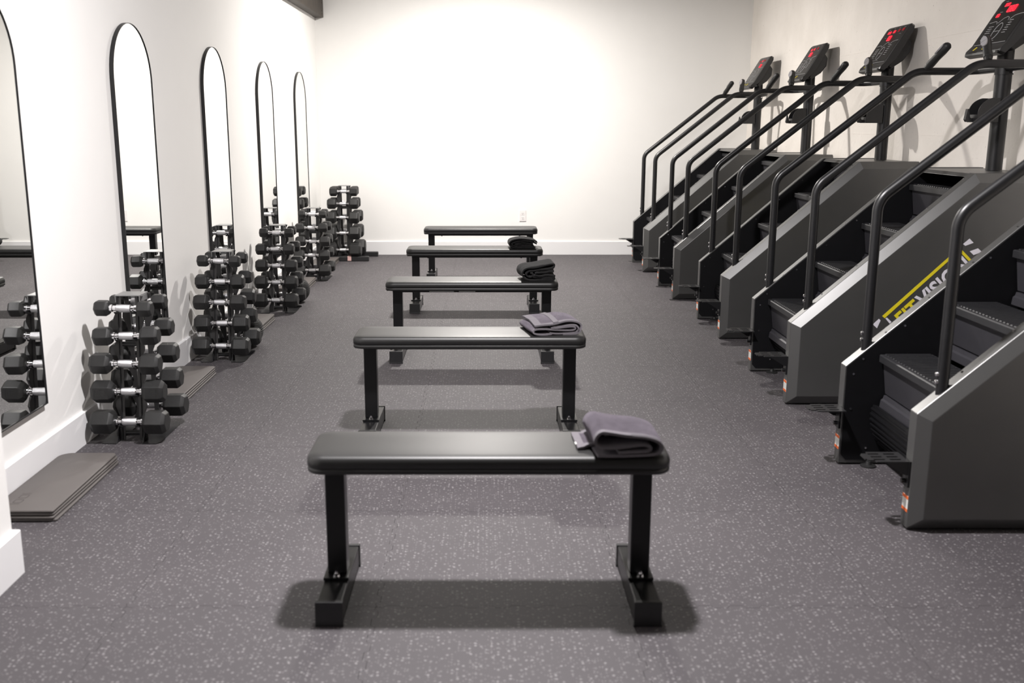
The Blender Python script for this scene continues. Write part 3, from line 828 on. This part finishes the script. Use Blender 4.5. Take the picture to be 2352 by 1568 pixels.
def lower_step():
    mb = MB(); ya, yb = YI0 + 0.016, YI1 - 0.016
    c = (0.30, 0.22); A = arc(c, 0.185, radians(165), radians(235), 10); B = arc(c, 0.165, radians(235), radians(165), 10)
    mb.prism(A + B, ya, yb)
    for k in range(9):
        a = radians(170 + 7 * k); p = (c[0] + 0.187 * cos(a), c[1] + 0.187 * sin(a))
        mb.obox((p[0], (ya + yb) / 2, p[1]), (-sin(a), 0, cos(a)), (0, 1, 0), (cos(a), 0, sin(a)), 0.0035, (yb - ya) / 2, 0.003)
    return mb.mesh('lower_step', M['inner'], sharp=30)
lst = lower_step()
RAILY = (0.027, YI1 + 0.027)
XPOST, YPOST = 1.13, (RAILY[0] + RAILY[1]) / 2
def rail_mesh(k):
    y = RAILY[k]; s = 1 if k == 0 else -1
    P = [(0.090, y, 0.478), (0.090, y, 1.108), (0.820, y, 1.690), (1.10, y, 1.690), (1.135, y + s * 0.10, 1.690), (XPOST, YPOST - s * 0.03, 1.690)]
    return MB().tube(fillet(P, [0.10, 0.14, 0.05, 0.07], 9), 0.0205, 14).mesh('handrail', M['tube'], sharp=60)
rails = [rail_mesh(0), rail_mesh(1)]
def grip_mesh(k):
    y = RAILY[k]; s = 1 if k == 0 else -1
    a = Vector((0.875, y, 1.700)); d = Vector((0.048, s * 0.150, 0.122)).normalized()
    pts = [a + d * t for t in (0.0, 0.03, 0.032, 0.05, 0.10, 0.15, 0.188, 0.198, 0.202)]
    return MB().tube(pts, [0.0175, 0.0175, 0.021, 0.0225, 0.0205, 0.0235, 0.022, 0.014, 0.004], 14).mesh('hand_grip', M['rubber'], sharp=50), a, d
grips = [grip_mesh(0), grip_mesh(1)]
def console_meshes():
    HWc = 0.188
    body = [(0.998, 1.752), (1.004, 1.772), (1.035, 1.802), (1.180, 2.040), (1.196, 2.048), (1.216, 2.036), (1.214, 2.012), (1.108, 1.822), (1.028, 1.742)]
    mb = MB()
    n = len(body)
    cx = sum(p[0] for p in body) / n; cz = sum(p[1] for p in body) / n
    ring = lambda y, sc: [(cx + (x - cx) * sc, y, cz + (z - cz) * sc) for x, z in body]
    vs = ring(-HWc, 0.93) + ring(-HWc + 0.018, 1.0) + ring(HWc - 0.018, 1.0) + ring(HWc, 0.93)
    fs = [list(range(n)), [3 * n + i for i in range(n)]]
    for r in range(3):
        for i in range(n): fs.append((r * n + i, r * n + (i + 1) % n, (r + 1) * n + (i + 1) % n, (r + 1) * n + i))
    mb.add(vs, fs)
    b = mb.mesh('console_body', M['blkplas'], bevel=0.002, sharp=25)
    hs = MB().prism([(1.075, 1.775), (1.190, 1.972), (1.222, 1.93), (1.215, 1.868), (1.175, 1.815), (1.10, 1.765)], -0.135, 0.135).mesh('rear_housing', M['blkplas'], bevel=0.008, sharp=25)
    return b, hs
con_b, con_h = console_meshes()
# face frame: origin at lower far corner; u runs far -> near (+u = -y), v runs up the face
FO = Vector((1.035, 0, 1.802)); FV = (Vector((1.180, 0, 2.040)) - FO); FL = FV.length; FV.normalize(); FN = Vector((-FV.z, 0, FV.x))
def facept(u, v, h=0.001): return FO + Vector((0, 0.165 - 0.33 * u, 0)) + FV * (FL * v) + FN * h
def face_poly(mb, pts, h=0.0015):
    mb.add([facept(u, v, h) for u, v in pts], [list(range(len(pts)))])
def face_line(mb, pts, r=0.0011, h=0.0016): mb.tube([facept(u, v, h) for u, v in pts], r, 5)
def seg_digit(mb, u, v, wd, hgt, segs, th):
    q = {'a': (0, 1, 1, 1), 'b': (1, .5, 1, 1), 'c': (1, 0, 1, .5), 'd': (0, 0, 1, 0), 'e': (0, 0, 0, .5), 'f': (0, .5, 0, 1), 'g': (0, .5, 1, .5)}
    for s in segs:
        a = q[s]
        mb.tube([facept(u + wd * a[0], v + hgt * a[1], 0.002), facept(u + wd * a[2], v + hgt * a[3], 0.002)], th, 5)
Z8 = 'abcdef'
def console_faces():
    mb = MB(); mb.add([facept(u, v, 0.0008) for u, v in ((0.01, 0.02), (0.99, 0.02), (0.99, 0.97), (0.93, 0.985), (0.07, 0.985), (0.01, 0.95))] +
                      [facept(u, v, -0.002) for u, v in ((0.01, 0.02), (0.99, 0.02), (0.99, 0.97), (0.93, 0.985), (0.07, 0.985), (0.01, 0.95))],
                      [(0, 1, 2, 3, 4, 5), (0, 6, 7, 1), (1, 7, 8, 2), (2, 8, 9, 3), (3, 9, 10, 4), (4, 10, 11, 5), (5, 11, 6, 0)])
    ov = mb.mesh('overlay', M['screen'])
    pr = MB()
    face_line(pr, [(0.01, 0.03), (0.99, 0.03)])
    face_line(pr, [(0.03, 0.50), (0.22, 0.52), (0.27, 0.50), (0.30, 0.45)])
    face_line(pr, [(0.32, 0.47), (0.42, 0.56), (0.52, 0.585), (0.58, 0.56), (0.60, 0.50)])
    face_line(pr, [(0.64, 0.52), (0.72, 0.58), (0.85, 0.60), (0.98, 0.60)])
    cc = [(0.46 + 0.10 * cos(a), 0.29 + 0.17 * sin(a)) for a in [2 * pi * k / 24 for k in range(25)]]
    face_line(pr, cc, 0.0014); face_line(pr, [(0.36, 0.29), (0.56, 0.29)])
    for k in range(7): face_line(pr, [(0.10, 0.14 + 0.045 * k), (0.25 - 0.01 * (k % 3), 0.14 + 0.045 * k)], 0.0013)
    for k in range(6): face_line(pr, [(0.66, 0.24 + 0.05 * k), (0.76 + 0.015 * (k % 2), 0.24 + 0.05 * k)], 0.0014)
    for k in range(4): face_line(pr, [(0.30 + 0.07 * k, 0.09), (0.35 + 0.07 * k, 0.09)], 0.0010)
    for (u, v) in ((0.10, 0.95), (0.35, 0.955), (0.60, 0.955), (0.85, 0.95), (0.14, 0.72), (0.80, 0.78)): face_line(pr, [(u, v), (u + 0.08, v)], 0.0008)
    prm = pr.mesh('printed_markings', M['print'])
    return ov, prm
ovm, prm = console_faces()
def led_meshes(small, big, dim):
    a = MB(); d = MB()
    for (u, v, n) in small:
        for k in range(n): seg_digit(a, u + 0.05 * k, v, 0.032, 0.06, Z8 if k else 'abcdefg', 0.0019)
    for (u, v, sg) in big:
        for k, s in enumerate(sg): seg_digit(a, u + 0.085 * k, v, 0.055, 0.115, s, 0.0036)
    for (u, v) in dim:
        for k in range(2): seg_digit(d, u + 0.05 * k, v, 0.032, 0.06, Z8, 0.0014)
    return a.mesh('red_digits', M['led']), d.mesh('dim_digits', M['leddim'])
LEDS = [led_meshes([(0.16, 0.84, 3), (0.10, 0.62, 2)], [(0.36, 0.70, [Z8, 'abcdefg', Z8])], [(0.80, 0.88), (0.86, 0.72)]),
        led_meshes([(0.16, 0.83, 3), (0.42, 0.84, 2)], [(0.34, 0.64, ['abcdefg', Z8])], [(0.64, 0.85), (0.84, 0.86)]),
        led_meshes([(0.20, 0.83, 2), (0.42, 0.84, 1)], [(0.32, 0.64, ['abcdefg', Z8])], [(0.64, 0.85)]),
        led_meshes([(0.46, 0.84, 1)], [(0.50, 0.62, [Z8, 'abcd'])], [(0.20, 0.83), (0.66, 0.85)])]
PH = [0.133, 0.076, 0.150, 0.100, 0.130]
DZ = [0.0, 0.0, 0.0, 0.0, 0.0]

def oriented_poly(mb, pts, y, th):
    mb.prism(pts, y - th, y + th)
BRK = [(0.4458, 0.4683), (0.7985, 0.8124), (0.8659, 0.7487), (0.8569, 0.739), (0.7986, 0.7935), (0.4587, 0.4572)]
QUADS = [[(0.4024, 0.4259), (0.4307, 0.4543), (0.4394, 0.4462), (0.4246, 0.4063)], [(0.4624, 0.4565), (0.4699, 0.4609), (0.4946, 0.4388), (0.4864, 0.4296)],
         [(0.8138, 0.8292), (0.8431, 0.8562), (0.8648, 0.8356), (0.8254, 0.8203)], [(0.8502, 0.7935), (0.8897, 0.8081), (0.9112, 0.7903), (0.8711, 0.7749)]]
def logo(parent, far):
    """yellow bracket, slanted wedges and block lettering on a cover's outer face"""
    y = -0.0308 if not far else YI1 + PW + 0.0308
    MB().prism(BRK, y - 0.0006, y + 0.0006).build('decal_bracket', M['yellow'], parent)
    for q in QUADS: MB().prism(q, y - 0.0006, y + 0.0006).build('decal_wedge', M['white'], parent)
    ang = atan2(0.6499 - 0.4675, 0.6868 - 0.5008)
    SZT = 0.108
    a = text_mesh('FIT', SZT, 0.0004, 0.0028); b = text_mesh('VISION', SZT, 0.0004, 0.0028)
    wa = max(v.co.x for v in a.vertices) + 0.012; wb = max(v.co.x for v in b.vertices); cap = max(v.co.y for v in a.vertices)
    tot = 0.437
    sc = tot / (wa + wb)
    for me, x0, m_ in ((a, 0.0, M['yellow']), (b, wa, M['white'])):
        me.materials.append(m_)
        o = link('decal_lettering', me, parent)
        d = Vector((cos(ang), 0, sin(ang))); u = Vector((-sin(ang), 0, cos(ang)))
        top = Vector((0.5008, y, 0.4675))
        if far:  # reads from the other side
            org = top + d * tot - u * (cap * 1.0); d2 = -d
            loc = org + d2 * (x0 * sc)
            X, Z_ = d2 * sc, u
        else:
            org = top - u * (cap * 1.0); loc = org + d * (x0 * sc); X, Z_ = d * sc, u
        nrm = X.normalized().cross(Z_)
        mtx = Matrix((X, Z_, nrm)).transposed().to_4x4(); mtx.translation = loc
        o.matrix_local = mtx

def pedal(parent, ys, k):
    """perforated step plate on an L bracket in front of a cover"""
    s = 1 if k == 0 else -1
    yc = ys + s * 0.035
    X0, X1 = -0.150, -0.004; hw = 0.054
    out = [(X1, yc - hw), (X1, yc + hw), (X0 + 0.03, yc + hw), (X0, yc + hw * 0.45), (X0, yc - hw * 0.45), (X0 + 0.03, yc - hw)]
    # plate built of strips around six slots
    mb = MB(); zt = 0.252
    rows = [-hw, -0.036, -0.024, -0.006, 0.006, 0.024, 0.036, hw]
    bm2 = bmesh.new()
    slots = [(-0.122, -0.082), (-0.066, -0.026)]
    for r in range(7):
        a, b = yc + rows[r], yc + rows[r + 1]
        x0 = X0 + (0.03 if r in (0, 6) else 0.006 if r in (1, 5) else 0)
        if r % 2 == 1:
            xs = [x0, slots[0][0], slots[0][1], slots[1][0], slots[1][1], X1]
            for q in (0, 2, 4): mb.box(xs[q], xs[q + 1], a, b, zt - 0.004, zt)
        else: mb.box(x0, X1, a, b, zt - 0.004, zt)
    pl = mb.build('step_plate', M['blkplas'], parent)
    mb = MB()
    MB().prism([(X0 + 0.060, zt - 0.004), (X1 + 0.004, zt - 0.004), (X1 + 0.004, zt - 0.052), (X1 - 0.016, zt - 0.048)], yc - s * hw, yc - s * (hw - 0.004)).build('gusset', M['blk'], pl)
    mb.box(-0.008, -0.0005, ys - 0.022, ys + 0.022, zt - 0.095, zt)
    mb.lathe([(-0.022, 0.009), (-0.008, 0.009)], 10, 'x', (0, ys, zt - 0.075))
    mb.build('bracket', M['blk'], pl)

def make_mill():
    t = empty('stair_climber')
    link('side_cover', cov_n, t); link('side_cover', cov_f, t)
    link('inner_sheet', ins_n, t); link('inner_sheet', ins_f, t)
    o = link('screws', scr, t); o['kind'] = 'stuff'
    # top cover between the side covers, its silver front lip, the black housing under the steps
    MB().prism([(0.845, 1.150), (0.865, 1.168), (1.235, 1.168), (1.235, 1.150)], YI0 + 0.0005, YI1 - 0.0005).build('top_cover', M['gunmetal'], t, bevel=0.002)
    MB().prism([(0.34, 0.046), (0.42, 0.34), (1.15, 0.97), (1.23, 1.148), (1.23, 0.04)], YI0 + 0.004, YI1 - 0.004).build('drive_housing', M['inner'], t)
    MB().box(0.40, 1.23, YI0 + 0.004, YI1 - 0.004, 0.030, 0.045).build('base_frame', M['blk'], t)
    for (x, y) in ((0.12, 0.03), (0.12, YI1 + 0.024), (1.12, 0.03), (1.12, YI1 + 0.024)):
        MB().lathe([(0, 0.032), (0.005, 0.032), (0.009, 0.014), (0.022, 0.010)], 16, 'z', (x, (y + 0.045 if y < 0.3 else y - 0.045), 0)).build('levelling_foot', M['rubber'], t)
    link('lower_step', lst, t)
    for k in (0, 1):
        r = link('handrail', rails[k], t)
        mb = MB()
        for z in (0.535, 0.562): mb.lathe([(-0.028, 0.004), (-0.026, 0.0075), (-0.016, 0.0085)], 10, 'x', (0.090, RAILY[k], z))
        mb.build('rail_bolts', M['chrome'], r)
        g, a, d = grips[k]
        go = link('hand_grip', g, r)
        up = d; nx = Vector((-0.8, -0.6 if k == 0 else 0.6, 0.2)); nx = (nx - up * nx.dot(up)).normalized(); sd = up.cross(nx); c = a + d * 0.145 + nx * 0.0245
        mb = MB(); n = 16
        for hb in (0, 1):
            ps = [(0.0175 * cos(q), 0.036 * sin(q) + (0.0012 if hb == 0 else -0.0012)) for q in [pi * (i / 10) + (0 if hb == 0 else pi) for i in range(11)]]
            mb.add([c + sd * p + up * q for p, q in ps] + [c + sd * p + up * q - nx * 0.006 for p, q in ps],
                   [list(range(11))] + [(i, i + 1, 11 + i + 1, 11 + i) for i in range(10)] + [(10, 0, 11, 21)])
        mb.build('grip_button', M['grey'], go)
    po = MB().lathe([(1.170, 0.040), (1.80, 0.040)], 24, 'z', (XPOST, YPOST, 0)).build('post', M['tube'], t, sharp=50)
    mb = MB().lathe([(1.655, 0.0445), (1.725, 0.0445)], 24, 'z', (XPOST, YPOST, 0))
    mb.build('rail_clamp', M['blk'], po)
    mb = MB()
    for z in (1.668, 1.712): mb.lathe([(-0.058, 0.004), (-0.056, 0.008), (-0.044, 0.009)], 10, 'y', (XPOST + 0.02, YPOST, z))
    mb.build('clamp_bolts', M['chrome'], po)
    # bottle holder: curved tray on the post with a hook
    A = arc((1.075, 1.455), 0.085, radians(100), radians(180), 8)
    prof = [(1.095, 1.418), (1.095, 1.538)] + A + [(0.990, 1.418)]
    ho = empty_part = None
    mb = MB()
    for sy in (-1, 1): mb.prism(prof, YPOST + sy * 0.055 - 0.002, YPOST + sy * 0.055 + 0.002)
    mb.box(0.990, 1.095, YPOST - 0.055, YPOST + 0.055, 1.416, 1.420); mb.box(0.988, 0.992, YPOST - 0.055, YPOST + 0.055, 1.418, 1.455)
    mb.box(1.088, 1.10, YPOST - 0.055, YPOST + 0.055, 1.418, 1.538)
    ho = mb.build('bottle_holder', M['blkplas'], t)
    MB().prism([(0.992, 1.418), (0.958, 1.418), (0.950, 1.430), (0.958, 1.484), (0.964, 1.484), (0.974, 1.440), (0.982, 1.436), (0.992, 1.440)], YPOST - 0.012, YPOST + 0.012).build('hook', M['blkplas'], ho)
    cb = link('console', con_b, t, (0, YPOST, 0))
    link('rear_housing', con_h, cb)
    link('overlay', ovm, cb); link('printed_markings', prm, cb)['kind'] = 'stuff'
    mb = MB()
    LO = Vector((1.004, 0, 1.772)); LV = FO - LO
    def lp(u, v, h=0.001): return LO + Vector((0, 0.165 - 0.33 * u, 0)) + LV * v + Vector((-0.7, 0, 0.7)) * h
    for u in (0.15, 0.44): mb.tube([lp(u, 0.30, 0.001), lp(u + 0.03, 0.85, 0.001)], 0.0028, 6)
    mb.build('indicator_marks', M['yellow'], cb)['kind'] = 'stuff'
    MB().box(0.990, 1.004, -0.172, 0.150, 1.754, 1.766).build('front_lip', M['gunmetal'], cb, bevel=0.002)
    for k, ys in ((0, 0.027), (1, YI1 + 0.027)):
        pedal(t, ys, k)
        st = MB().box(-0.0012, 0.001, ys - 0.0235, ys + 0.0235, 0.066, 0.124).build('warning_sticker', M['paper'], t)
        mb = MB(); mb.box(-0.0016, -0.001, ys - 0.0236, ys + 0.0236, 0.112, 0.1242); mb.box(-0.0016, -0.001, ys - 0.0236, ys + 0.0236, 0.0658, 0.077)
        mb.build('orange_band', M['orange'], st)
        mb = MB()
        for z in (0.084, 0.090, 0.096, 0.102): mb.box(-0.0015, -0.001, ys - 0.018, ys + 0.016, z, z + 0.0018)
        mb.build('sticker_text', M['print'], st)
    logo(t, True)
    return t
mill = make_mill()
MX = [(1.484, 3.303), (1.533, 4.926), (1.558, 6.530), (1.530, 8.088), (1.522, 9.644)]
MLB = ['grey stair climber nearest the camera, cut by the right edge', 'grey stair climber with yellow and white lettering on its near side',
       'middle grey stair climber of the five', 'grey stair climber, second from the far wall', 'grey stair climber closest to the far wall']
mills = [mill] + [copy_tree(mill) for _ in range(4)]
for i, (o, (x, y)) in enumerate(zip(mills, MX)):
    o.location = (x, y, 0); tag(o, MLB[i], 'stair climber', 'stair climbers along the right wall')
    k = 0; px = PH[i]
    while px < 0.98:
        z = 0.365 + 0.865 * px
        link('step', trd, o, (px, 0, z)); link('riser', ris, o, (px, 0, z)); px += 0.25; k += 1
    con = [c for c in o.children if c.name.startswith('console')][0]
    a, d = LEDS[max(0, i - 1)]
    link('red_digits', a, con)['kind'] = 'stuff'; link('dim_digits', d, con)['kind'] = 'stuff'
logo(mills[1], False)
